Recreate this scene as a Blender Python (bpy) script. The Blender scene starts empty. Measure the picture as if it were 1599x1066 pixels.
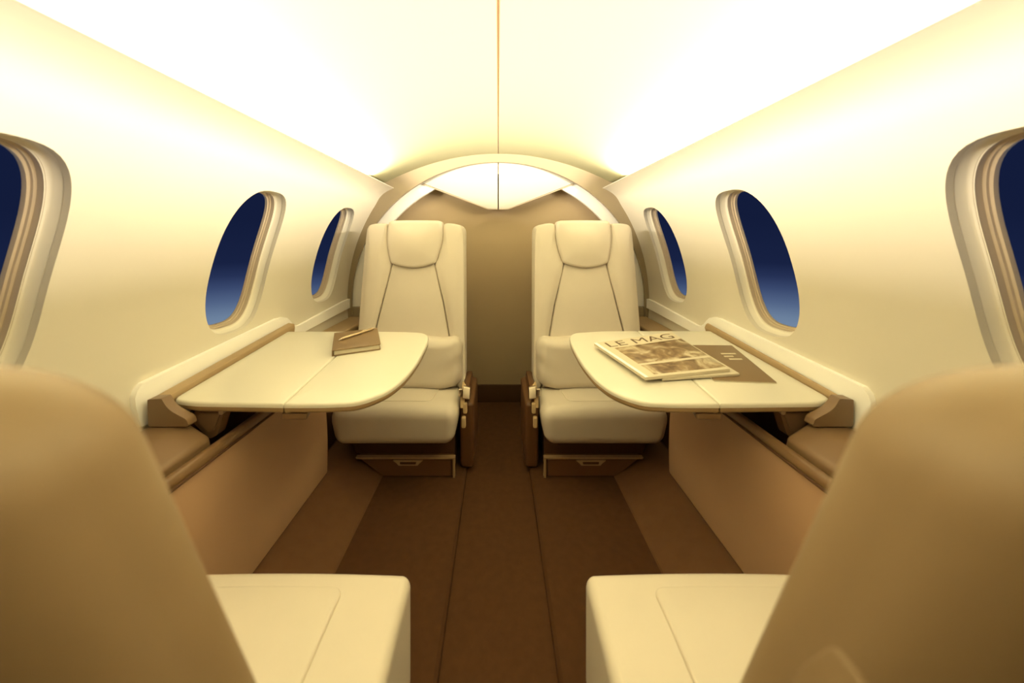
import bpy, bmesh, math, random
from mathutils import Vector, noise
random.seed(4)
SC = bpy.context.scene
COL = SC.collection
PI = math.pi

# ------------------------------------------------------------------ materials
def lin(c):
    return tuple(((v/255)/12.92 if v/255 <= .04045 else ((v/255+.055)/1.055)**2.4) for v in c)

def mat(name, col, rough=.5, spec=.5, bump=0.0, bscale=200.0, var=0.0, vscale=6.0, metal=0.0, coat=0.0):
    m = bpy.data.materials.new(name); m.use_nodes = True
    nt = m.node_tree; b = nt.nodes['Principled BSDF']
    b.inputs['Base Color'].default_value = (*col, 1)
    b.inputs['Roughness'].default_value = rough
    b.inputs['Specular IOR Level'].default_value = spec
    b.inputs['Metallic'].default_value = metal
    b.inputs['Coat Weight'].default_value = coat
    b.inputs['Coat Roughness'].default_value = .15
    tc = nt.nodes.new('ShaderNodeTexCoord')
    if var:
        n = nt.nodes.new('ShaderNodeTexNoise'); n.inputs['Scale'].default_value = vscale; n.inputs['Detail'].default_value = 4
        r = nt.nodes.new('ShaderNodeValToRGB')
        r.color_ramp.elements[0].position = .3; r.color_ramp.elements[1].position = .7
        r.color_ramp.elements[0].color = (*[c*(1-var) for c in col], 1)
        r.color_ramp.elements[1].color = (*[min(1, c*(1+var)) for c in col], 1)
        nt.links.new(tc.outputs['Object'], n.inputs['Vector'])
        nt.links.new(n.outputs['Fac'], r.inputs['Fac']); nt.links.new(r.outputs['Color'], b.inputs['Base Color'])
    if bump:
        n = nt.nodes.new('ShaderNodeTexNoise'); n.inputs['Scale'].default_value = bscale; n.inputs['Detail'].default_value = 3
        bp = nt.nodes.new('ShaderNodeBump'); bp.inputs['Strength'].default_value = bump; bp.inputs['Distance'].default_value = .002
        nt.links.new(tc.outputs['Object'], n.inputs['Vector'])
        nt.links.new(n.outputs['Fac'], bp.inputs['Height']); nt.links.new(bp.outputs['Normal'], b.inputs['Normal'])
    return m

M = {}
M['wall'] = mat('cream_wall_lining', (.67,.63,.54), .6, .3, var=.015, vscale=3)
M['ceiling'] = mat('cream_ceiling_lining', (.33, .32, .20), .7, .2)
M['white'] = mat('white_lacquer', (.955,.95,.93), .35, .4)
M['panel_white'] = mat('cream_lacquer_panel', (.50, .48, .42), .4, .3)
M['arch'] = mat('tan_bulkhead_trim', (.29,.235,.155), .5, .3)
M['backwall'] = mat('brown_bulkhead', (.44,.34,.22), .5, .3, var=.03, vscale=2)
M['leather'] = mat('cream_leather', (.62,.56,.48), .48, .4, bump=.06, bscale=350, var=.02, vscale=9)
M['leather_shade'] = mat('shaded_cream_leather', (.205,.138,.074), .5, .35, bump=.05, bscale=350, var=.02, vscale=9)  # same cream leather, darkened: shade on the near seat backs put into colour
M['seam'] = mat('seam_thread', (.30, .19, .09), .6, .3)
M['carpet'] = mat('brown_carpet', (.075,.034,.014), .95, .1, bump=.35, bscale=600, var=.08, vscale=40)
M['carpet_side'] = mat('brown_carpet_lining', (.13,.064,.03), .9, .1, bump=.3, bscale=500, var=.05, vscale=30)
M['dark'] = mat('dark_brown_trim', (.07,.03,.012), .6, .3)
M['panel'] = mat('tan_side_panel', (.43,.27,.165), .42, .4, var=.02, vscale=3)
M['trim'] = mat('satin_brown_trim', (.15,.085,.04), .3, .5)
M['ledge'] = mat('tan_ledge_leather', (.34,.24,.13), .4, .45, bump=.04, bscale=300)
M['armrest'] = mat('brown_armrest_leather', (.165, .10, .052), .38, .45, bump=.04, bscale=300)
M['table'] = mat('cream_lacquer', (.66,.63,.54), .28, .5, var=.01, vscale=3, coat=.25)
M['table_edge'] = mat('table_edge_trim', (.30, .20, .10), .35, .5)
M['base_trim'] = mat('bronze_drawer_trim', (.32, .21, .11), .4, .5)
M['metal'] = mat('brushed_steel', (.50,.42,.33), .3, .5, metal=1)
M['webbing'] = mat('belt_webbing', (.52, .38, .21), .8, .2, bump=.3, bscale=900)
M['paper'] = mat('page_paper', (.58,.52,.40), .7, .2)
M['ink'] = mat('title_ink', (.11,.065,.03), .5, .3)
M['book'] = mat('brown_notebook_leather', (.18,.115,.055), .35, .5, bump=.08, bscale=500)
M['pen'] = mat('pen_lacquer', (.55, .42, .26), .2, .6, metal=.6)
M['bezel'] = mat('window_bezel_plastic', (.82,.78,.68), .5, .3)
M['frame'] = mat('window_frame_plastic', (.52,.43,.32), .45, .4)

def cover_mat():
    m = bpy.data.materials.new('printed_cover_picture'); m.use_nodes = True
    nt = m.node_tree; b = nt.nodes['Principled BSDF']; b.inputs['Roughness'].default_value = .3
    tc = nt.nodes.new('ShaderNodeTexCoord')
    n = nt.nodes.new('ShaderNodeTexNoise'); n.inputs['Scale'].default_value = 17; n.inputs['Detail'].default_value = 5; n.inputs['Distortion'].default_value = 1.2
    r = nt.nodes.new('ShaderNodeValToRGB'); e = r.color_ramp.elements
    e[0].position = .32; e[0].color = (.10, .055, .02, 1)
    e[1].position = .66; e[1].color = (.55, .48, .34, 1)
    k = e.new(.5); k.color = (.25, .17, .085, 1)
    nt.links.new(tc.outputs['Object'], n.inputs['Vector']); nt.links.new(n.outputs['Fac'], r.inputs['Fac'])
    nt.links.new(r.outputs['Color'], b.inputs['Base Color'])
    return m
M['cover'] = cover_mat()

def pane_mat():
    m = bpy.data.materials.new('window_glass'); m.use_nodes = True
    nt = m.node_tree; nt.nodes.clear()
    o = nt.nodes.new('ShaderNodeOutputMaterial'); mx = nt.nodes.new('ShaderNodeMixShader')
    t = nt.nodes.new('ShaderNodeBsdfTransparent'); g = nt.nodes.new('ShaderNodeBsdfGlossy')
    t.inputs['Color'].default_value = (.95, .96, .97, 1); g.inputs['Roughness'].default_value = .05
    mx.inputs['Fac'].default_value = 0.0
    nt.links.new(t.outputs[0], mx.inputs[1]); nt.links.new(g.outputs[0], mx.inputs[2]); nt.links.new(mx.outputs[0], o.inputs[0])
    return m
M['glass'] = pane_mat()

# ------------------------------------------------------------------ object helpers
def wloc(p):
    v = Vector((0, 0, 0))
    while p is not None:
        v += p.location; p = p.parent
    return v

def link(name, verts, faces, m, parent=None, smooth=True, angle=40, fix=True, origin=None):
    """World-space verts -> one mesh object (child geometry is moved into the parent's frame)."""
    off = wloc(parent)
    if origin is not None: off = Vector(origin)
    me = bpy.data.meshes.new(name)
    me.from_pydata([tuple(Vector(v)-off) for v in verts], [], faces)
    if fix:
        bm = bmesh.new(); bm.from_mesh(me)
        bmesh.ops.remove_doubles(bm, verts=bm.verts, dist=1e-6)
        bmesh.ops.recalc_face_normals(bm, faces=bm.faces)
        bm.to_mesh(me); bm.free()
    if smooth:
        for p in me.polygons: p.use_smooth = True
        me.set_sharp_from_angle(angle=math.radians(angle))
    me.materials.append(M[m] if isinstance(m, str) else m)
    o = bpy.data.objects.new(name, me); COL.objects.link(o)
    if parent is not None: o.parent = parent
    elif origin is not None: o.location = origin
    return o

def tag(o, label=None, cat=None, group=None, kind=None):
    if label: o['label'] = label
    if cat: o['category'] = cat
    if group: o['group'] = group
    if kind: o['kind'] = kind
    return o

def thing(name, loc, label, cat, group=None):
    o = bpy.data.objects.new(name, None); COL.objects.link(o); o.location = loc
    o.empty_display_size = .05
    return tag(o, label, cat, group)

class G:                     # collects geometry for one mesh
    def __init__(s): s.v = []; s.f = []
    def add(s, v, f):
        b = len(s.v); s.v += [Vector(p) for p in v]; s.f += [tuple(b+i for i in q) for q in f]; return s
    def map(s, fn): s.v = [Vector(fn(p)) for p in s.v]; return s
    def obj(s, name, m, parent=None, **k): return link(name, s.v, s.f, m, parent, **k)

def axis_samples(a, b, r, seg, mid):
    r = min(r, (b-a)/2*.999)
    t = [math.tan(PI/4*i/seg) for i in range(seg+1)]
    lo = [a+r-r*x for x in reversed(t)]
    hi = [b-r+r*x for x in t]
    inn = [lo[-1]+(hi[0]-lo[-1])*i/(mid+1) for i in range(1, mid+1)]
    return lo+inn+hi

def rbox(x0, x1, y0, y1, z0, z1, r=.01, seg=4, mid=3, fn=None):
    """Rounded box as a fine grid, so that fn can deform it."""
    g = G(); L = (x0, y0, z0); U = (x1, y1, z1)
    rr = min(r, (x1-x0)/2*.99, (y1-y0)/2*.99, (z1-z0)/2*.99)
    S = [axis_samples(L[i], U[i], rr, seg, mid) for i in range(3)]
    def proj(q):
        p = Vector([min(max(q[i], L[i]+rr), U[i]-rr) for i in range(3)])
        d = Vector(q)-p
        return p+d.normalized()*rr if d.length > 1e-9 else p
    for ax in range(3):
        a, b = [i for i in range(3) if i != ax]
        for side in (L[ax], U[ax]):
            vs = []; na, nb = len(S[a]), len(S[b])
            for i in S[a]:
                for j in S[b]:
                    q = [0, 0, 0]; q[ax] = side; q[a] = i; q[b] = j
                    vs.append(proj(q))
            fs = [(i*nb+j, (i+1)*nb+j, (i+1)*nb+j+1, i*nb+j+1) for i in range(na-1) for j in range(nb-1)]
            g.add(vs, fs)
    if fn: g.map(fn)
    return g

def smooth_loop(pts, n=6):
    """Closed Catmull-Rom curve through pts."""
    out = []; N = len(pts); P = [Vector(p) for p in pts]
    for i in range(N):
        a, b, c, d = P[i-1], P[i], P[(i+1) % N], P[(i+2) % N]
        for k in range(n):
            t = k/n
            out.append(.5*((2*b)+(-a+c)*t+(2*a-5*b+4*c-d)*t*t+(-a+3*b-3*c+d)*t**3))
    return out

def fillet(pts, rad, n=6):
    """Polygon with rounded corners; rad is a number or one per corner."""
    out = []; N = len(pts); P = [Vector(p) for p in pts]
    for i in range(N):
        r = rad if not isinstance(rad, (list, tuple)) else rad[i]
        a, b, c = P[i-1], P[i], P[(i+1) % N]
        if r <= 0: out.append(b); continue
        d1 = (a-b); d2 = (c-b)
        k1 = min(r, d1.length*.49); k2 = min(r, d2.length*.49)
        p = b+d1.normalized()*k1; q = b+d2.normalized()*k2
        for k in range(n+1):
            t = k/n; out.append((1-t)**2*p+2*t*(1-t)*b+t*t*q)
    return out

def dense(pts, step=.02):
    out = []; N = len(pts)
    for i in range(N):
        a = Vector(pts[i]); b = Vector(pts[(i+1) % N])
        k = max(1, int((b-a).length/step))
        out += [a+(b-a)*j/k for j in range(k)]
    return out

def puff(outline, t, r, bulge, fn, caps=5, power=2.0):
    """Cushion over a 2D outline: walls up to t, an edge rounded by r, a domed top; fn(u, v, w) -> world."""
    P = [Vector((p[0], p[1])) for p in outline]; N = len(P)
    area = sum(P[i].x*P[(i+1) % N].y-P[(i+1) % N].x*P[i].y for i in range(N))
    if area < 0: P.reverse()
    C = sum(P, Vector((0, 0)))/N
    nor = []
    for i in range(N):
        e = P[(i+1) % N]-P[i-1]
        n = Vector((-e.y, e.x)); nor.append(n.normalized() if n.length > 1e-9 else (C-P[i]).normalized())
    rings = [([p for p in P], 0.0), ([p for p in P], t-r)]
    for k in range(1, 5):
        a = PI/2*k/4
        rings.append(([P[i]+nor[i]*r*(1-math.cos(a)) for i in range(N)], t-r+r*math.sin(a)))
    last = rings[-1][0]
    hx = max(abs(p.x-C.x) for p in last); hy = max(abs(p.y-C.y) for p in last)
    def dome(p, s):
        return bulge*(1-((p.x-C.x)/hx)**2)*(1-((p.y-C.y)/hy)**2)*(1-s**5)
    for k in range(1, caps+1):
        s = 1-k/(caps+1)
        rings.append(([C+(p-C)*s for p in last], [t+dome(C+(p-C)*s, s) for p in last]))
    vs = []; fs = []
    for R, w in rings:
        vs += [fn(p.x, p.y, w[i] if isinstance(w, list) else w) for i, p in enumerate(R)]
    for k in range(len(rings)-1):
        for i in range(N):
            j = (i+1) % N
            fs.append((k*N+i, k*N+j, (k+1)*N+j, (k+1)*N+i))
    vs.append(fn(C.x, C.y, t+bulge)); c = len(vs)-1; k = len(rings)-1
    fs += [(k*N+i, k*N+(i+1) % N, c) for i in range(N)]
    vs.append(fn(C.x, C.y, 0)); c = len(vs)-1
    fs += [((i+1) % N, i, c) for i in range(N)]
    return G().add(vs, fs)

def prism(poly, fn, d0, d1):
    N = len(poly)
    vs = [fn(p[0], p[1], d0) for p in poly]+[fn(p[0], p[1], d1) for p in poly]
    fs = [tuple(range(N)), tuple(range(2*N-1, N-1, -1))]+[(i, (i+1) % N, N+(i+1) % N, N+i) for i in range(N)]
    return G().add(vs, fs)

def tube(path, r, n=10, flat=1.0):
    P = [Vector(p) for p in path]; vs = []; fs = []
    rad = r if isinstance(r, (list, tuple)) else [r]*len(P)
    up = Vector((0, 0, 1))
    for i, p in enumerate(P):
        t = (P[min(i+1, len(P)-1)]-P[max(i-1, 0)]).normalized()
        a = t.cross(up)
        if a.length < 1e-3: a = t.cross(Vector((1, 0, 0)))
        a.normalize(); b = t.cross(a).normalized()
        for k in range(n):
            q = 2*PI*k/n
            vs.append(p+a*math.cos(q)*rad[i]+b*math.sin(q)*rad[i]*flat)
    for i in range(len(P)-1):
        for k in range(n):
            j = (k+1) % n
            fs.append((i*n+k, i*n+j, (i+1)*n+j, (i+1)*n+k))
    fs.append(tuple(range(n-1, -1, -1))); fs.append(tuple(range((len(P)-1)*n, len(P)*n)))
    return G().add(vs, fs)

# ------------------------------------------------------------------ the cabin shell
Y0, Y1 = -1.05, 2.27            # rear end and front end of the cabin lining
WA, WB = .875, .96
LIPX, LIPZ = .606, 1.302
ZC = 1.20                        # above this the lining rolls over into the cove lip
def wall_e(z): return WA*math.sqrt(max(0, 1-((z-.647)/WB)**2))
def wall_x(z):
    if z <= ZC: return wall_e(z)
    t = min(1.0, (z-ZC)/(LIPZ-ZC)); x0 = wall_e(ZC); m0 = (wall_e(ZC)-wall_e(ZC-.001))/.001*(LIPZ-ZC); m1 = -.26
    return (2*t**3-3*t**2+1)*x0+(t**3-2*t**2+t)*m0+(-2*t**3+3*t**2)*LIPX+(t**3-t**2)*m1
def wall_n(z):                   # outward normal (x, z) of the side lining
    d = (wall_x(z+.0005)-wall_x(z-.0005))/.001
    return Vector((1, -d)).normalized()
def wall_p(s, y, z, depth=0.0):
    n = wall_n(z); return Vector((s*(wall_x(z)+n.x*depth), y, z+n.y*depth))

WZC, WHW, WHH = .928, .136, .232      # window opening: middle height, half width, half height
WIN_L = (.540, 1.195, 1.80)
WIN_R = (.510, 1.165, 1.785)
CW, CH = .20, .27
def win_pt(a, inset=0.0):
    """Point of the rounded window outline at angle a, inset from the opening."""
    hw, hh = WHW-inset, WHH-inset
    c, s = math.cos(a), math.sin(a); e = 2/3.0
    return hw*math.copysign(abs(c)**e, c), hh*math.copysign(abs(s)**e, s)

def build_wall(s, name):
    WIN_Y = WIN_L if s < 0 else WIN_R
    ys = [Y0]
    for c in WIN_Y: ys += [c-CW, c+CW]
    ys.append(Y1)
    Ys = []
    for a, b in zip(ys[:-1], ys[1:]):
        k = max(1, round((b-a)/.025)); Ys += [a+(b-a)*i/k for i in range(k)]
    Ys.append(Y1)
    zb, zt = WZC-CH, WZC+CH
    Zs = [.25+(zb-.25)*i/8 for i in range(8)]+[zb+(zt-zb)*i/28 for i in range(28)]+[zt+(LIPZ-zt)*(1-(1-i/12)**1.7) for i in range(13)]
    V = {}; vs = []; fs = []
    def vert(y, z):
        k = (round(y, 5), round(z, 5))
        if k not in V: V[k] = len(vs); vs.append(wall_p(s, y, z))
        return V[k]
    incell = lambda y, z: any(abs(y-c) < CW for c in WIN_Y) and zb < z < zt
    for ya, yb in zip(Ys[:-1], Ys[1:]):
        for za, zb_ in zip(Zs[:-1], Zs[1:]):
            if incell((ya+yb)/2, (za+zb_)/2): continue
            fs.append((vert(ya, za), vert(yb, za), vert(yb, zb_), vert(ya, zb_)))
    cz = [z for z in Zs if zb-1e-6 <= z <= zt+1e-6]
    for c in WIN_Y:
        cy = [y for y in Ys if c-CW-1e-6 <= y <= c+CW+1e-6]
        per = [(y, zb) for y in cy]+[(cy[-1], z) for z in cz[1:]]+[(y, zt) for y in reversed(cy[:-1])]+[(cy[0], z) for z in reversed(cz[1:-1])]
        N = len(per); rings = [[vert(*p) for p in per]]
        hole = []
        for (y, z) in per:
            a = math.atan2((z-WZC)/CH, (y-c)/CW)
            # angle whose superellipse point lies in this direction
            t = math.atan2(math.copysign(abs(math.sin(a))**1.5, math.sin(a)), math.copysign(abs(math.cos(a))**1.5, math.cos(a)))
            u, v = win_pt(t); hole.append((c+u, WZC+v))
        for k in range(1, 6):
            w = k/5; ring = []
            for (p, h) in zip(per, hole):
                y = p[0]+(h[0]-p[0])*w; z = p[1]+(h[1]-p[1])*w
                vs.append(wall_p(s, y, z)); ring.append(len(vs)-1)
            rings.append(ring)
        ring = []
        for h in hole:
            vs.append(wall_p(s, c+(h[0]-c)*.985, WZC+(h[1]-WZC)*.985, .012)); ring.append(len(vs)-1)
        rings.append(ring)
        for A, B in zip(rings[:-1], rings[1:]):
            fs += [(A[i], A[(i+1) % N], B[(i+1) % N], B[i]) for i in range(N)]
    # the rolled lip of the cove on top
    o = link(name, vs, fs, 'wall', angle=50)
    tag(o, kind='structure')
    return o
build_wall(-1, 'wall_left'); build_wall(1, 'wall_right')

def build_window(s, c, name):
    NS = 72
    root = bpy.data.objects.new(name, None); COL.objects.link(root)
    root.location = wall_p(s, c, WZC); root['kind'] = 'structure'
    def ring(inset, depth):
        return [wall_p(s, c+u, WZC+v, depth) for (u, v) in (win_pt(2*PI*i/NS, inset) for i in range(NS))]
    def band(prof, nm, m):
        vs = []; fs = []
        for q in prof: vs += ring(*q)
        for k in range(len(prof)-1):
            fs += [(k*NS+i, k*NS+(i+1) % NS, (k+1)*NS+(i+1) % NS, (k+1)*NS+i) for i in range(NS)]
        return link(nm, vs, fs, m, root, angle=35)
    band([(-.004, .010), (.002, .014), (.006, .028), (.009, .031), (.015, .032)], 'window_reveal', 'bezel')
    band([(.013, .031), (.015, .036), (.016, .044), (.020, .045), (.021, .049), (.025, .050), (.026, .058)], 'window_frame', 'frame')
    R0 = ring(.020, .054); R1 = ring(.020, .057); N = NS
    vs = R0+R1+[wall_p(s, c, WZC, .054), wall_p(s, c, WZC, .057)]
    # pane follows the curve of the lining: fan through a middle ring
    mid0 = [wall_p(s, c+u*.5, WZC+v*.5, .054) for (u, v) in (win_pt(2*PI*i/NS, .02) for i in range(NS))]
    mid1 = [wall_p(s, c+u*.5, WZC+v*.5, .057) for (u, v) in (win_pt(2*PI*i/NS, .02) for i in range(NS))]
    vs += mid0+mid1; a, b = 2*N+2, 3*N+2; fs = []
    for i in range(N):
        j = (i+1) % N
        fs += [(i, j, a+j, a+i), (a+i, a+j, 2*N), (N+j, N+i, b+i, b+j), (b+j, b+i, 2*N+1), (i, N+i, N+j, j)]
    link('window_pane', vs, fs, 'glass', root, angle=60)
for i in range(3):
    build_window(-1, WIN_L[i], 'window_%d' % (i+1)); build_window(1, WIN_R[i], 'window_%d' % (i+4))

# ceiling: a shallow vault, its edges tucked behind the cove lips
def ceil_z(x):
    k = min(1, (x/.652)**2)
    return 1.337+.165*(1-k)-.04*max(0, abs(x)-.652)
def build_ceiling():
    xs = [-.70+1.40*i/112 for i in range(113)]
    vs = []; fs = []
    for x in xs: vs += [(x, Y0, ceil_z(x)), (x, Y1, ceil_z(x)), (x, Y1, ceil_z(x)+.03), (x, Y0, ceil_z(x)+.03)]
    for i in range(112):
        for k in range(4):
            fs.append((i*4+k, i*4+(k+1) % 4, (i+1)*4+(k+1) % 4, (i+1)*4+k))
    o = link('ceiling', vs, fs, 'ceiling', angle=50); tag(o, kind='structure')
build_ceiling()
# cove gutters: lip, floor and back of the recess that hides the lamps
for s, n in ((-1, 'trim_1'), (1, 'trim_2')):
    prof = [(LIPX, LIPZ-.0005), (LIPX, LIPZ+.002), (LIPX+.003, LIPZ+.003), (LIPX+.008, LIPZ+.003), (LIPX+.012, LIPZ+.001),
            (.720, LIPZ), (.720, 1.345), (.726, 1.345), (.726, LIPZ-.004), (LIPX+.02, LIPZ-.001)]
    o = prism(prof, lambda x, z, y: (s*x, y, z), Y0, 2.10).obj(n, 'wall', angle=50); tag(o, kind='structure')
# seam down the middle of the ceiling
o = prism([(-.0022, .002), (.0022, .002), (.0022, -.001), (-.0022, -.001)], lambda x, z, y: (x, y, 1.5025+z), Y0, 2.10).obj('trim_3', 'trim')
tag(o, kind='structure')

# floor: sunken aisle strip, raised sides, sloped kick boards along the walls
fl = [(-.95, 0.02), (-.145, .02), (-.137, .012), (-.135, 0), (.135, 0), (.137, .012), (.145, .02), (.95, .02), (.95, -.05), (-.95, -.05)]
o = prism(fl, lambda x, z, y: (x, y, z), Y0, Y1).obj('floor', 'carpet', angle=30); tag(o, kind='structure')
for s, n in ((-1, 'baseboard_left'), (1, 'baseboard_right')):
    o = prism([(.480, .0205), (.484, .026), (.660, .104), (.90, .104), (.90, .0205)], lambda x, z, y: (s*x, y, z), Y0, 2.20).obj(n, 'carpet_side', angle=30)
    tag(o, kind='structure')

# bulkhead: end wall, baseboard, arched frame
o = rbox(-.95, .95, 2.25, 2.30, -.02, 1.62, .004, 2, 1).obj('wall_front', 'backwall'); tag(o, kind='structure')
o = rbox(-.17, .17, 2.232, 2.25, 0, .106, .004, 2, 1).obj('baseboard_front', 'dark'); tag(o, kind='structure')
o = rbox(-.95, .95, Y0-.05, Y0, -.02, 1.62, .004, 2, 1).obj('wall_rear', 'backwall'); tag(o, kind='structure')

def arch_ring(a0, b0, outer, ya, yb, zbot, name, m, n=64):
    """Band between the ellipse (a0, b0) and outer(angle), with straight legs down to zbot."""
    prof = []
    for i in range(n+1):
        t = PI*i/n
        c, s = math.cos(t), math.sin(t)
        prof.append(((a0*c, .647+b0*s), outer(t)))
    prof = [((a0, zbot), (outer(0)[0], zbot))]+prof+[((-a0, zbot), (outer(PI)[0], zbot))]
    vs = []; fs = []
    for (p, q) in prof: vs += [(p[0], ya, p[1]), (q[0], ya, q[1]), (q[0], yb, q[1]), (p[0], yb, p[1])]
    K = len(prof)
    for i in range(K-1):
        for k in range(4): fs.append((i*4+k, i*4+(k+1) % 4, (i+1)*4+(k+1) % 4, (i+1)*4+k))
    fs += [(0, 1, 2, 3), ((K-1)*4+3, (K-1)*4+2, (K-1)*4+1, (K-1)*4)]
    o = link(name, vs, fs, m, angle=35); tag(o, kind='structure'); return o
def shell_out(t):
    """Where the arch frame meets side lining or ceiling, in the direction of angle t."""
    c, s = math.cos(t), math.sin(t)
    lo, hi = .3, 1.4
    for _ in range(40):
        m = (lo+hi)/2; x, z = .855*c*m, .647+.807*s*m
        inside = z < ceil_z(x)+.005 and (z > LIPZ-.004 or abs(x) < wall_x(min(z, 1.5))+.004)
        if inside: lo = m
        else: hi = m
    return (.855*c*lo, .647+.807*s*lo)
arch_ring(.855, .807, shell_out, 2.10, 2.125, .02, 'trim_4', 'arch')
arch_ring(.797, .745, lambda t: (.868*math.cos(t), .647+.822*math.sin(t)), 2.150, 2.175, .607, 'trim_5', 'white')
# closing legs below the white ring
for s, n in ((-1, 'trim_6'), (1, 'trim_7')):
    o = rbox(*sorted((s*.80, s*.90)), 2.126, 2.19, .02, .606, .004, 2, 1).obj(n, 'arch'); tag(o, kind='structure')

def overhead(s, label):
    pts = []
    top = []
    for i in range(25):
        t = PI/2-(PI/2-math.acos(.452/.862))*i/24
        top.append((.862*math.cos(t), .647+.814*math.sin(t)))
    top[0] = (.0035, top[0][1])
    poly = top+[(.058, 1.186), (.0035, 1.186)]
    r = thing('ceiling_panel', (s*.2, 2.1375, 1.19), label, 'panel', 'overhead panels'); r['kind'] = 'thing'
    puff(dense(poly, .03), .012, .002, 0, lambda u, v, w: (s*u, 2.149-w, v), caps=1).obj('panel', 'panel_white', r, angle=30)
    # tan edging along the sloping lower edge
    e = [(.0035, 2.141, 1.184), (.058, 2.141, 1.184), (.25, 2.141, 1.257), (.449, 2.141, 1.333)]
    tube([(s*a, b, c) for a, b, c in e], .0028, 8).obj('edging', 'frame', r)
overhead(-1, 'white overhead panel under the arch, above the seat behind the notebook table')
overhead(1, 'white overhead panel under the arch, above the seat behind the magazine table')

# ------------------------------------------------------------------ white ledge strips along the walls
def ledge_strip(s, near, label):
    up = [(near, .600), (near-.002, .625), (near+.004, .641), (near+.018, .6535), (1.41, .695), (1.445, .6925), (1.475, .684), (1.497, .668), (1.518, .648), (1.545, .634), (1.575, .631), (2.02, .660), (2.10, .660)]
    dn = [(2.10, .607), (2.03, .607), (1.62, .594), (1.60, .590), (1.50, .614), (1.46, .632), (near+.055, .608), (near+.042, .585), (near+.036, .548), (near+.010, .552)]
    poly = up+dn
    def fn(u, v, w): return (s*(wall_x(v)+.010-w), u, v)
    o = prism(dense(poly, .025), fn, 0, .024)
    o = o.obj('ledge_strip', 'white', origin=(s*.865, 1.5, .59), angle=30)
    return tag(o, label, 'trim strip', 'white ledge strips')
ledge_strip(-1, .860, 'glossy white strip stepping along the wall beside the notebook table')
ledge_strip(1, .838, 'glossy white strip stepping along the wall beside the magazine table')

# ------------------------------------------------------------------ side consoles
def console(s, label):
    r = thing('side_console', (s*.77, .9, .104), label, 'console', 'side consoles')
    X = lambda a: s*a
    def B(x0, x1, *a, **k):
        lo, hi = sorted((X(x0), X(x1))); return rbox(lo, hi, *a, **k)
    # lower lining: slightly bowed panel with a rounded far end
    def bow(p):
        k = (p.z-.104)/.39; d = .022*k-.010*math.sin(PI*min(max(k, 0), 1))
        return Vector((p.x+s*d, p.y, p.z))
    B(.655, .690, -.6, 1.395, .105, .495, .012, 4, 8, fn=bow).obj('lower_panel', 'panel', r)
    B(.69, .86, 1.37, 1.392, .105, .50, .006, 3, 2).obj('end_panel', 'panel', r)
    # moulded edge rail
    rail = prism(fillet([(.666, .490), (.666, .502), (.672, .513), (.686, .513), (.691, .504), (.691, .490)], .005, 4),
                 lambda x, z, y: (X(x), y, z), -.6, 1.40)
    rail.obj('edge_rail', 'trim', r, angle=45)
    tube([(X(.667), -.6, .4885), (X(.667), 1.40, .4885)], .0035, 8).obj('edge_bead', 'dark', r)
    # floor of the open slot
    B(.70, .865, .90, 1.38, .28, .30, .003, 2, 1).obj('slot_floor', 'dark', r)
    B(.835, .850, .90, 1.38, .29, .53, .003, 2, 1).obj('slot_back', 'dark', r)
    # padded armrest behind the slot with a sloping inner flank
    def pad(p):
        k = (p.z-.44)/.11
        inner = max(0, min(1, (.775-abs(p.x))/.075))
        return Vector((p.x, p.y-.02*k*inner, p.z-.030*inner*max(0, k)))
    B(.702, .851, -.6, .903, .44, .550, .012, 4, 8, fn=pad).obj('armrest', 'armrest', r)
    # padded ledge past the table, running to the arch
    B(.735, .862, 1.40, 2.098, .46, .560, .014, 4, 4).obj('rear_ledge', 'ledge', r)
    B(.720, .737, 1.40, 2.098, .11, .535, .006, 3, 2).obj('rear_lining', 'dark', r)
    return r
console(-1, 'tan side console with open slot, running along the wall under the notebook table')
console(1, 'tan side console with open slot, running along the wall under the magazine table')

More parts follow.
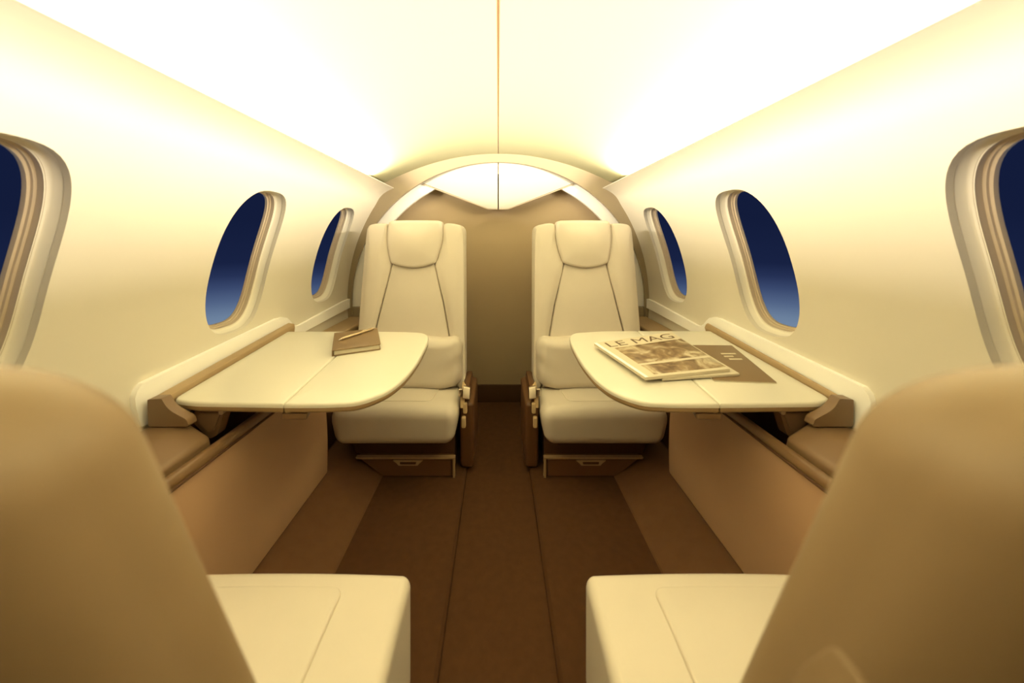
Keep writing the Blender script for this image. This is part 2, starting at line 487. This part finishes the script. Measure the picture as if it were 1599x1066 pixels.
# ------------------------------------------------------------------ folding tables
TS = .091
def plane(y): return .600+TS*(y-.916)
def table(s, tip, inner, seam, label):
    """tip: outline of the outer leaf (x > 0 side values), inner: outline of the hinged wall leaf."""
    r = thing('folding_table', (s*.6, 1.15, plane(1.15)-.022), label, 'table', 'folding tables')
    fn = lambda u, v, w: (s*u, v, plane(v)-.022+w)
    top_fn = lambda u, v, w: (s*u, v, plane(v)-.011+w)
    puff(tip, .011, .006, 0, top_fn, caps=3).obj('outer_leaf', 'table', r, angle=40)
    puff(inner, .011, .006, 0, top_fn, caps=3).obj('wall_leaf', 'table', r, angle=40)
    # darker band under the rolled edge of both leaves
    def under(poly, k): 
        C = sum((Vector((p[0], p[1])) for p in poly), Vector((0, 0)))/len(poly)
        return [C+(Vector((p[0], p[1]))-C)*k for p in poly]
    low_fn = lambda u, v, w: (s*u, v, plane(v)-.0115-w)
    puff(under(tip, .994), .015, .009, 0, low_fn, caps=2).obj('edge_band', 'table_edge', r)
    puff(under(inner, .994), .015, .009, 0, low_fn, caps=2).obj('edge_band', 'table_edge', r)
    # hinge pull under the seam
    ly = min(p[1] for p in tip)
    l = puff(fillet([(seam-.055, ly+.004), (seam+.010, ly+.004), (seam+.002, ly+.045), (seam-.047, ly+.045)], .008), .016, .006, .002,
             lambda u, v, w: (s*u, v, plane(v)-.028-w)); l.obj('latch_pull', 'trim', r)
    # folding support arm under the front corner of the wall leaf
    a0 = max(p[0] for p in inner)
    arm = fillet([(a0-.130, -.006), (a0-.055, -.006), (a0-.045, -.040), (a0-.085, -.085), (a0-.105, -.075)], .006, 3)
    armo = prism(arm, lambda u, v, d: (s*u, .915+d-.10*v, plane(.915)-.022+v), 0, .028).obj('support_arm', 'trim', r, angle=35)
    ins = fillet([(a0-.120, -.014), (a0-.066, -.014), (a0-.060, -.038), (a0-.085, -.066), (a0-.100, -.060)], .005, 3)
    prism(ins, lambda u, v, d: (s*u, .912+d-.10*v, plane(.915)-.022+v), 0, .003).obj('arm_inlay', 'armrest', armo, angle=35)
    tube([(s*(a0-.128), .905, plane(.905)-.030), (s*(a0-.128), .955, plane(.955)-.030)], .006, 12).obj('hinge_pin', 'metal', r)
    return r

tipL = [(.348, .903), (.298, .947), (.272, 1.005), (.260, 1.065), (.253, 1.135), (.2515, 1.206), (.252, 1.275), (.257, 1.335), (.269, 1.371), (.293, 1.394), (.343, 1.405)]
def leaf_outline(tip, seam, yn, yf):
    # smooth through the tip, straight along front, back and seam
    full = [(seam, yn), (.46, yn), (.408, yn+.002)]+tip+[(.42, yf-.002), (seam, yf)]
    curve = []
    P = [Vector(p) for p in full]
    for i in range(len(P)-1):
        a, b, c, d = P[max(i-1, 0)], P[i], P[i+1], P[min(i+2, len(P)-1)]
        for k in range(5):
            t = k/5; curve.append(.5*((2*b)+(-a+c)*t+(2*a-5*b+4*c-d)*t*t+(-a+3*b-3*c+d)*t**3))
    curve.append(P[-1])
    seamline = [P[-1]+(P[0]-P[-1])*i/20 for i in range(1, 20)]
    return curve+seamline
SEAM = .528
outL = leaf_outline(tipL, SEAM, .891, 1.412)
inL = dense(fillet([(SEAM+.0015, .891), (.760, .898), (.822, .913), (.822, 1.412), (SEAM+.0015, 1.412)], [0, .03, .02, .01, 0]), .03)
tipR = [(p[0]+.006, p[1]) for p in tipL]
outR = leaf_outline(tipR, .545, .891, 1.418)
inR = dense(fillet([(.5465, .891), (.80, .896), (.842, .914), (.832, 1.418), (.5465, 1.418)], [0, .03, .02, .01, 0]), .03)
table(-1, outL, inL, SEAM, 'cream folding table carrying the brown notebook and pen')
table(1, outR, inR, .545, 'cream folding table carrying the magazines')

# wall rails the tables fold from
def table_rail(s, x1, tap, label):
    r = thing('table_rail', (s*.85, 1.15, .55), label, 'rail', 'table wall rails')
    bar = fillet([(x1, -.004), (x1+.002, .010), (.854, .014), (.854, -.045), (x1+.004, -.045)], .003, 3)
    prism(bar, lambda x, w, y: (s*(x-tap*(.854-x)/(.854-x1)*(y-.885)), y, plane(y)+w), .893, 1.47).obj('rail', 'ledge', r, angle=40)
    d = min(.012, x1-.826)
    end = fillet([(min(.853, .842+d), .618), (min(.853, .840+d), .553), (.742+d, .553), (.748+d, .570), (.793+d, .594), (.808+d, .620)], [.004, .008, .006, .006, .02, .004], 4)
    prism(end, lambda x, z, y: (s*x, y, z), .868, .893).obj('end_bracket', 'armrest', r, angle=40)
    return r
table_rail(-1, .826, 0, 'brown wall rail along the fixed edge of the notebook table')
table_rail(1, .849, .018, 'brown wall rail along the fixed edge of the magazine table')

# ------------------------------------------------------------------ seats
def slope_back(z): return 1.735+.085*(z-.30)/.80
def far_seat(s, sh, label):
    X = lambda x: s*(x+sh)
    r = thing('passenger_seat', (X(.40), 1.62, .02), label, 'seat', 'seats facing the tables')
    bk = lambda dy: (lambda u, v, w: (X(u), slope_back(v)+dy-w, v))
    # carcass of the backrest
    body = fillet([(.160, .28), (.166, .80), (.170, 1.080), (.655, 1.080), (.676, .60), (.680, .28)], [.02, .3, .045, .035, .3, .02], 8)
    b = puff(dense(body, .04), .10, .006, .008, bk(.113), caps=5).obj('backrest', 'leather', r)
    bi = smooth_loop([(.158, .315), (.164, .60), (.168, .85), (.173, 1.03), (.186, 1.066), (.215, 1.081), (.262, 1.083), (.276, 1.06), (.278, 1.0), (.300, .91), (.311, .875), (.262, .68), (.228, .50), (.196, .315)], 5)
    bo = smooth_loop([(.682, .315), (.679, .50), (.668, .80), (.657, 1.02), (.648, 1.066), (.622, 1.081), (.562, 1.083), (.550, 1.06), (.548, 1.0), (.533, .91), (.526, .875), (.572, .68), (.612, .50), (.645, .315)], 5)
    puff(bi, .050, .011, .012, bk(.030), caps=5).obj('bolster', 'leather', r, angle=60)
    puff(bo, .050, .011, .012, bk(.030), caps=5).obj('bolster', 'leather', r, angle=60)
    pn = dense(fillet([(.200, .30), (.232, .50), (.266, .68), (.314, .885), (.522, .885), (.568, .68), (.608, .50), (.641, .30)], .01, 3), .03)
    puff(pn, .045, .009, .010, bk(.032), caps=6).obj('back_panel', 'leather', r, angle=60)
    hd = smooth_loop([(.277, 1.070), (.274, 1.03), (.280, .98), (.298, .915), (.306, .893), (.322, .882), (.365, .870), (.420, .864), (.470, .870), (.512, .882), (.527, .893), (.534, .915), (.546, .98), (.549, 1.03), (.546, 1.070), (.535, 1.094), (.50, 1.098), (.415, 1.099), (.33, 1.098), (.288, 1.094)], 5)
    puff(hd, .072, .016, .014, bk(.035), caps=8).obj('headrest', 'leather', r, angle=70)
    # loose-looking lumbar cushion with puckered ends
    def pil(p):
        a = abs(p.x)-sh; k = min(1, abs(a-.42)/.255)
        q = Vector(p); zc = .425
        q.z = zc+(p.z-zc)*(1-.10*k**4)+.006*math.sin(a*40)*k
        q.y += .02*k**5+.004*math.sin((p.z-.3)*70+a*30)*k**3
        return q
    lo, hi = sorted((X(.170), X(.672)))
    rbox(lo, hi, 1.655, 1.765, .305, .545, .045, 5, 12, fn=pil).obj('lumbar_cushion', 'leather', r, angle=70)
    # seat cushion
    top = lambda x, y: -.055*max(0, (y-1.46)/.34)
    def pan(p):
        q = Vector(p); k = (p.z-.185)/.155
        cx = X(.413); q.x = cx+(p.x-cx)*(.94+.06*min(1, k*1.6))
        q.z += top(p.x, p.y)*max(0, k)
        if p.y < 1.48: q.y += .018*(1-k)*(1-k)
        c = (abs(p.x)-sh-.413)/.249
        q.z += .008*(1-c*c)*max(0, k)
        return q
    lo, hi = sorted((X(.164), X(.662)))
    rbox(lo, hi, 1.405, 1.80, .185, .338, .042, 6, 14, fn=pan).obj('seat_cushion', 'leather', r, angle=70)
    ins = fillet([(.272, 1.78), (.275, 1.475), (.555, 1.475), (.56, 1.78)], [.01, .045, .045, .01], 8)
    def insf(u, v, w):
        c = (u-.413)/.249
        return (X(u), v, .338+top(0, v)+.008*(1-c*c)-.004+w)
    puff(dense(ins, .03), .0075, .004, .004, insf, caps=5).obj('seat_inset', 'leather', r, angle=60)
    # side shroud with controls and belt
    lo, hi = sorted((X(.104), X(.163)))
    def shr(p):
        q = Vector(p); k = (p.z-.02)/.32
        q.y += -.03*k+.02
        if abs(p.x)-sh < .13: q.z -= .03*k*max(0, k)
        return q
    sd = rbox(lo, hi, 1.53, 1.84, .021, .345, .018, 4, 4, fn=shr).obj('side_shroud', 'panel_dark', r, angle=60)
    for z0, xx in ((.275, .139), (.215, .145)):
        lo, hi = sorted((X(xx-.009), X(xx+.009)))
        rbox(lo, hi, 1.508, 1.532, z0, z0+.045, .006, 3, 1).obj('control_button', 'webbing', sd)
    bl = tube([(X(.158), 1.700, .335), (X(.152), 1.60, .350), (X(.150), 1.522, .340), (X(.149), 1.512, .300)], .009, 8, .25).obj('belt_strap', 'webbing', r)
    lo, hi = sorted((X(.118), X(.150)))
    rbox(lo, hi, 1.505, 1.520, .335, .378, .004, 3, 1, fn=lambda p: Vector((p.x, p.y+(p.z-.335)*.5, p.z+.2*(abs(p.x)-sh-.118)))).obj('belt_buckle', 'metal', r)
    lo, hi = sorted((X(.150), X(.166)))
    rbox(lo, hi, 1.512, 1.526, .345, .378, .004, 3, 1).obj('belt_tongue', 'metal', r)
    # recessed skirt and drawer base, its outer side following the sloped kick board
    prism([(.185, .100), (.600, .100), (.640, .196), (.185, .196)], lambda x, z, y: (X(x), y, z), 1.53, 1.82).obj('skirt', 'dark', r, angle=30)
    base = prism([(.186, .021), (.470, .021), (.484, .030), (.582, .099), (.186, .099)], lambda x, z, y: (X(x), y, z), 1.505, 1.82).obj('base', 'panel_dark', r, angle=30)
    prism([(.178, .0215), (.178, .105), (.588, .105), (.584, .099), (.187, .099), (.187, .0215)], lambda x, z, y: (X(x), y, z), 1.490, 1.51).obj('base_frame', 'base_trim', base, angle=30)
    dr = prism(fillet([(.196, .026), (.478, .026), (.565, .093), (.196, .093)], .003, 2), lambda x, z, y: (X(x), y, z), 1.497, 1.506).obj('drawer', 'panel_dark', r, angle=30)
    prism(fillet([(.310, .092), (.325, .080), (.332, .071), (.412, .071), (.419, .080), (.436, .092)], .004, 3), lambda x, z, y: (X(x), y, z), 1.492, 1.498).obj('handle_surround', 'base_trim', dr, angle=30)
    prism(fillet([(.338, .086), (.340, .077), (.404, .077), (.406, .086)], .003, 3), lambda x, z, y: (X(x), y, z), 1.4905, 1.493).obj('handle_slot', 'dark', dr, angle=30)
    return r
M['panel_dark'] = mat('brown_drawer_panel', (.11,.05,.02), .45, .4)
far_seat(-1, 0.0, 'cream leather seat facing the notebook table, under the arch')
far_seat(1, .010, 'cream leather seat facing the magazine table, under the arch')

def near_seat(s, arc, label):
    X = lambda x: s*x
    r = thing('passenger_seat', (X(.44), .45, .02), label, 'seat', 'seats with their backs to the viewer')
    def B(x0, x1, *a, **k):
        lo, hi = sorted((X(x0), X(x1))); return rbox(lo, hi, *a, **k)
    # seat cushion with a slightly raised welt
    def pan(p):
        q = Vector(p); k = (p.z-.10)/.222
        c = (abs(p.x)-.435)/.257
        q.z += (.006*(1-c*c)-.02*max(0, (.62-p.y)/.34))*max(0, k)
        return q
    B(.176, .638, .27, .742, .10, .322, .020, 6, 14, fn=pan).obj('seat_cushion', 'leather', r, angle=70)
    top = lambda u, v: .322+.006*(1-((u-.435)/.257)**2)-.02*max(0, (.62-v)/.34)
    ins = fillet([(.300, .30), (.298, .700), (.625, .700), (.625, .30)], [.01, .022, .02, .01], 8)
    puff(dense(ins, .03), .010, .005, .004, lambda u, v, w: (X(u), v, top(u, v)-.004+w), caps=5).obj('seat_inset', 'leather', r, angle=60)
    B(.215, .62, .33, .70, .0215, .11, .01, 3, 2).obj('base', 'panel_dark', r)
    # reclined backrest
    def back(p):
        q = Vector(p); z = p.z
        q.y = p.y+.192+.37*(.90-z)
        k = max(0, (z-.80)/.15)
        q.z += .010*min(1, (abs(p.x)-.17)/.2)*k
        return q
    B(.159, .638, -.105, 0.0, .30, .952, .047, 8, 12, fn=back).obj('backrest', 'leather_shade', r, angle=80)
    # moulded hand grip cover on the flank
    d = arc-.81
    ol = smooth_loop([(.165, .81+d), (.178, .797+d), (.197, .75+d), (.215, .62), (.150, .60), (.136, .74+d), (.147, .797+d)], 6)
    puff(ol, .004, .002, .001, lambda u, v, w: (X(.1608-w), u, v), caps=3).obj('flank_cover', 'leather_shade', r, angle=60)
    return r
near_seat(-1, .785, 'cream leather seat seen from behind, its shade-coloured back before the notebook table')
near_seat(1, .810, 'cream leather seat seen from behind, its shade-coloured back before the magazine table')

# ------------------------------------------------------------------ things on the tables
def on_table(cx, cy, ang, lift):
    ca, sa = math.cos(ang), math.sin(ang)
    def f(u, v, w):
        x = cx+u*ca-v*sa; y = cy+u*sa+v*ca
        return Vector((x, y, plane(y)+.0005+lift+w))
    return f

def quad_map(q, lift):
    """Unit square -> the four corners q (x, y) on the table: near-left, near-right, far-right, far-left."""
    q = [Vector(p) for p in q]
    def f(u, v, w):
        p = q[0]*(1-u)*(1-v)+q[1]*u*(1-v)+q[2]*u*v+q[3]*(1-u)*v
        return Vector((p.x, p.y, plane(p.y)+.0008+lift+w))
    return f

# notebook
NB = on_table(-.500, 1.281, math.radians(22), 0)
r = thing('notebook', NB(0, 0, 0), 'closed brown leather notebook with a pen lying on it', 'notebook')
w2, h2 = .074, .088
def slab(f, x0, x1, y0, y1, z0, z1, rad=.006, e=.0012):
    return puff(dense(fillet([(x0, y0), (x1, y0), (x1, y1), (x0, y1)], rad, 4), .03), z1-z0, e, 0, lambda u, v, w: f(u, v, z0+w), caps=1)
slab(NB, -w2, w2, -h2, h2, 0, .003).obj('back_cover', 'book', r)
slab(NB, -w2+.003, w2-.004, -h2+.004, h2-.004, .003, .017, .002).obj('pages', 'paper', r)
slab(NB, -w2, w2, -h2, h2, .017, .0205).obj('front_cover', 'book', r)
slab(NB, -w2-.003, -w2+.001, -h2, h2, 0.0, .0205, .001).obj('spine', 'book', r)
PB = on_table(-.512, 1.306, math.radians(55), .0210)
r = thing('pen', PB(0, 0, 0), 'slim metallic pen lying across the brown notebook', 'pen')
L = .070
tube([PB(-L+.012, 0, .0048), PB(-L+.02, 0, .0048), PB(L-.004, 0, .0048), PB(L, 0, .0048)], [.0040, .0047, .0045, .003], 14).obj('barrel', 'pen', r)
tube([PB(-L, 0, .0035), PB(-L+.006, 0, .004), PB(-L+.012, 0, .0048)], [.0008, .0022, .0040], 12).obj('nib', 'metal', r)
tube([PB(L-.002, .000, .0090), PB(L-.01, 0, .0106), PB(L-.045, 0, .0100)], [.0012, .0013, .0012], 8).obj('clip', 'metal', r)

# magazines; corner order near-left, near-right, far-right, far-left as read from the title side
def magazine(q, lift, th, label, cover, name='magazine'):
    f = quad_map(q, lift)
    r = thing(name, f(.5, .5, 0), label, 'magazine', 'magazines on the table')
    rb = [(0, 0), (1, 0), (1, 1), (0, 1)]
    puff(dense(fillet(rb, .012, 3), .1), th*.8, .0006, 0, f, caps=2).obj('pages', 'paper', r, angle=30)
    c = puff(dense(fillet(rb, .012, 3), .1), th*.2, .0004, 0, lambda u, v, w: f(u, v, th*.8+w), caps=2).obj('cover', cover, r, angle=30)
    return r, c, (lambda u, v, w: f(u, v, th+w))

dark = [(.598, 1.005), (.764, .992), (.812, 1.258), (.640, 1.262)]
r, c, f = magazine(dark, 0, .003, 'dark brown magazine peeking out from under the pale ones', 'book')
for k, (u0, v0, l) in enumerate(((.60, .70, .28), (.60, .62, .18), (.64, .54, .24))):
    prism([(u0, v0), (u0+l, v0+.01), (u0+l, v0+.045), (u0, v0+.035)], f, 0, .0004).obj('cover_line', 'paper', c)
low = [(.455, 1.000), (.688, 1.030), (.655, 1.335), (.385, 1.245)]
magazine(low, .0036, .006, 'pale magazine lying under the one titled LE MAG', 'paper')
topq = [(.402, .988), (.668, 1.041), (.645, 1.349), (.327, 1.237)]
r, c, f = magazine(topq, .0104, .008, 'magazine titled LE MAG with brown cover pictures, topmost', 'paper')
def patch(u0, u1, v0, v1, m, nm):
    puff(dense([(u0, v0), (u1, v0), (u1, v1), (u0, v1)], .1), .0004, .0001, 0, f, caps=2).obj(nm, m, c)
patch(.13, .985, .31, .775, 'cover', 'cover_picture')
patch(.13, .985, .045, .265, 'cover', 'cover_picture')
slabv = puff(dense([(.0, .0), (.035, .0), (.035, 1), (.0, 1)], .1), .0006, .0003, 0, f, caps=1).obj('spine_fold', 'white', c)
# title
cu = bpy.data.curves.new('title', 'FONT'); cu.body = 'LE MAG'; cu.size = 1.0; cu.resolution_u = 4
tmp = bpy.data.objects.new('title_source', cu); COL.objects.link(tmp)
dg = bpy.context.evaluated_depsgraph_get()
me = bpy.data.meshes.new_from_object(tmp.evaluated_get(dg))
vs = [v.co.copy() for v in me.vertices]; fs = [tuple(p.vertices) for p in me.polygons]
bpy.data.objects.remove(tmp); bpy.data.curves.remove(cu); bpy.data.meshes.remove(me)
x0 = min(v.x for v in vs); x1 = max(v.x for v in vs); y0 = min(v.y for v in vs); y1 = max(v.y for v in vs)
vs = [f(.10+.84*(v.x-x0)/(x1-x0), .815+.145*(v.y-y0)/(y1-y0), .0003) for v in vs]
t = link('title', vs, fs, 'ink', c, smooth=False)
tag(t, 'cover title reading LE MAG')

# ------------------------------------------------------------------ light
def area(name, loc, rot, sx, sy, power, col=(1, .87, .66)):
    l = bpy.data.lights.new(name, 'AREA'); l.shape = 'RECTANGLE'; l.size = sx; l.size_y = sy; l.energy = power; l.color = col
    o = bpy.data.objects.new(name, l); COL.objects.link(o); o.location = loc; o.rotation_euler = rot
    return o
COVE = 86; TILT = 42; SPREAD = 150
for s in (-1, 1):
    # strip lamps lying in the cove gutters, shining up and in onto the ceiling
    l = area('cove_lamp', (s*.662, .82, 1.316), (0, s*math.radians(90+TILT), 0), .018, 2.04, COVE)
    l.data.spread = math.radians(SPREAD)

w = bpy.data.worlds.new('sky'); SC.world = w; w.use_nodes = True
nt = w.node_tree; bg = nt.nodes['Background']
tc = nt.nodes.new('ShaderNodeTexCoord'); sp = nt.nodes.new('ShaderNodeSeparateXYZ'); rp = nt.nodes.new('ShaderNodeValToRGB')
mr = nt.nodes.new('ShaderNodeMapRange'); mr.inputs['From Min'].default_value = -.20; mr.inputs['From Max'].default_value = .05
nt.links.new(tc.outputs['Generated'], sp.inputs[0]); nt.links.new(sp.outputs['Z'], mr.inputs['Value']); nt.links.new(mr.outputs[0], rp.inputs['Fac'])
e = rp.color_ramp.elements
def pos(z): return (z+.20)/.25
e[0].position = 0; e[0].color = (*lin((128, 148, 172)), 1)
e[1].position = 1; e[1].color = (*lin((20, 29, 60)), 1)
for z, c in ((-.165, (112, 133, 160)), (-.135, (86, 104, 138)), (-.105, (60, 75, 112)), (-.08, (40, 52, 88)), (-.05, (25, 35, 68))):
    k = e.new(pos(z)); k.color = (*lin(c), 1)
nt.links.new(rp.outputs['Color'], bg.inputs['Color']); bg.inputs['Strength'].default_value = 1.0

# ------------------------------------------------------------------ camera and output
cam = bpy.data.cameras.new('camera'); co = bpy.data.objects.new('camera', cam); COL.objects.link(co)
co.location = (0, 0, 1.0); co.rotation_euler = (PI/2, 0, 0)
cam.sensor_fit = 'HORIZONTAL'; cam.sensor_width = 36; cam.lens = 36*565/1599
cam.shift_x = (799.5-778)/1599; cam.shift_y = -(533-375)/1599
cam.clip_start = .01
cam.dof.use_dof = True; cam.dof.focus_distance = 1.5; cam.dof.aperture_fstop = 2.8
SC.camera = co
vs_ = SC.view_settings; vs_.view_transform = 'Standard'; vs_.look = 'None'; vs_.gamma = 1; vs_.use_curve_mapping = False
vs_.exposure = 0.0
SC.cycles.max_bounces = 14; SC.cycles.diffuse_bounces = 10; SC.cycles.glossy_bounces = 4; SC.cycles.transparent_max_bounces = 12
SC.cycles.use_denoising = True; SC.cycles.sample_clamp_indirect = 6
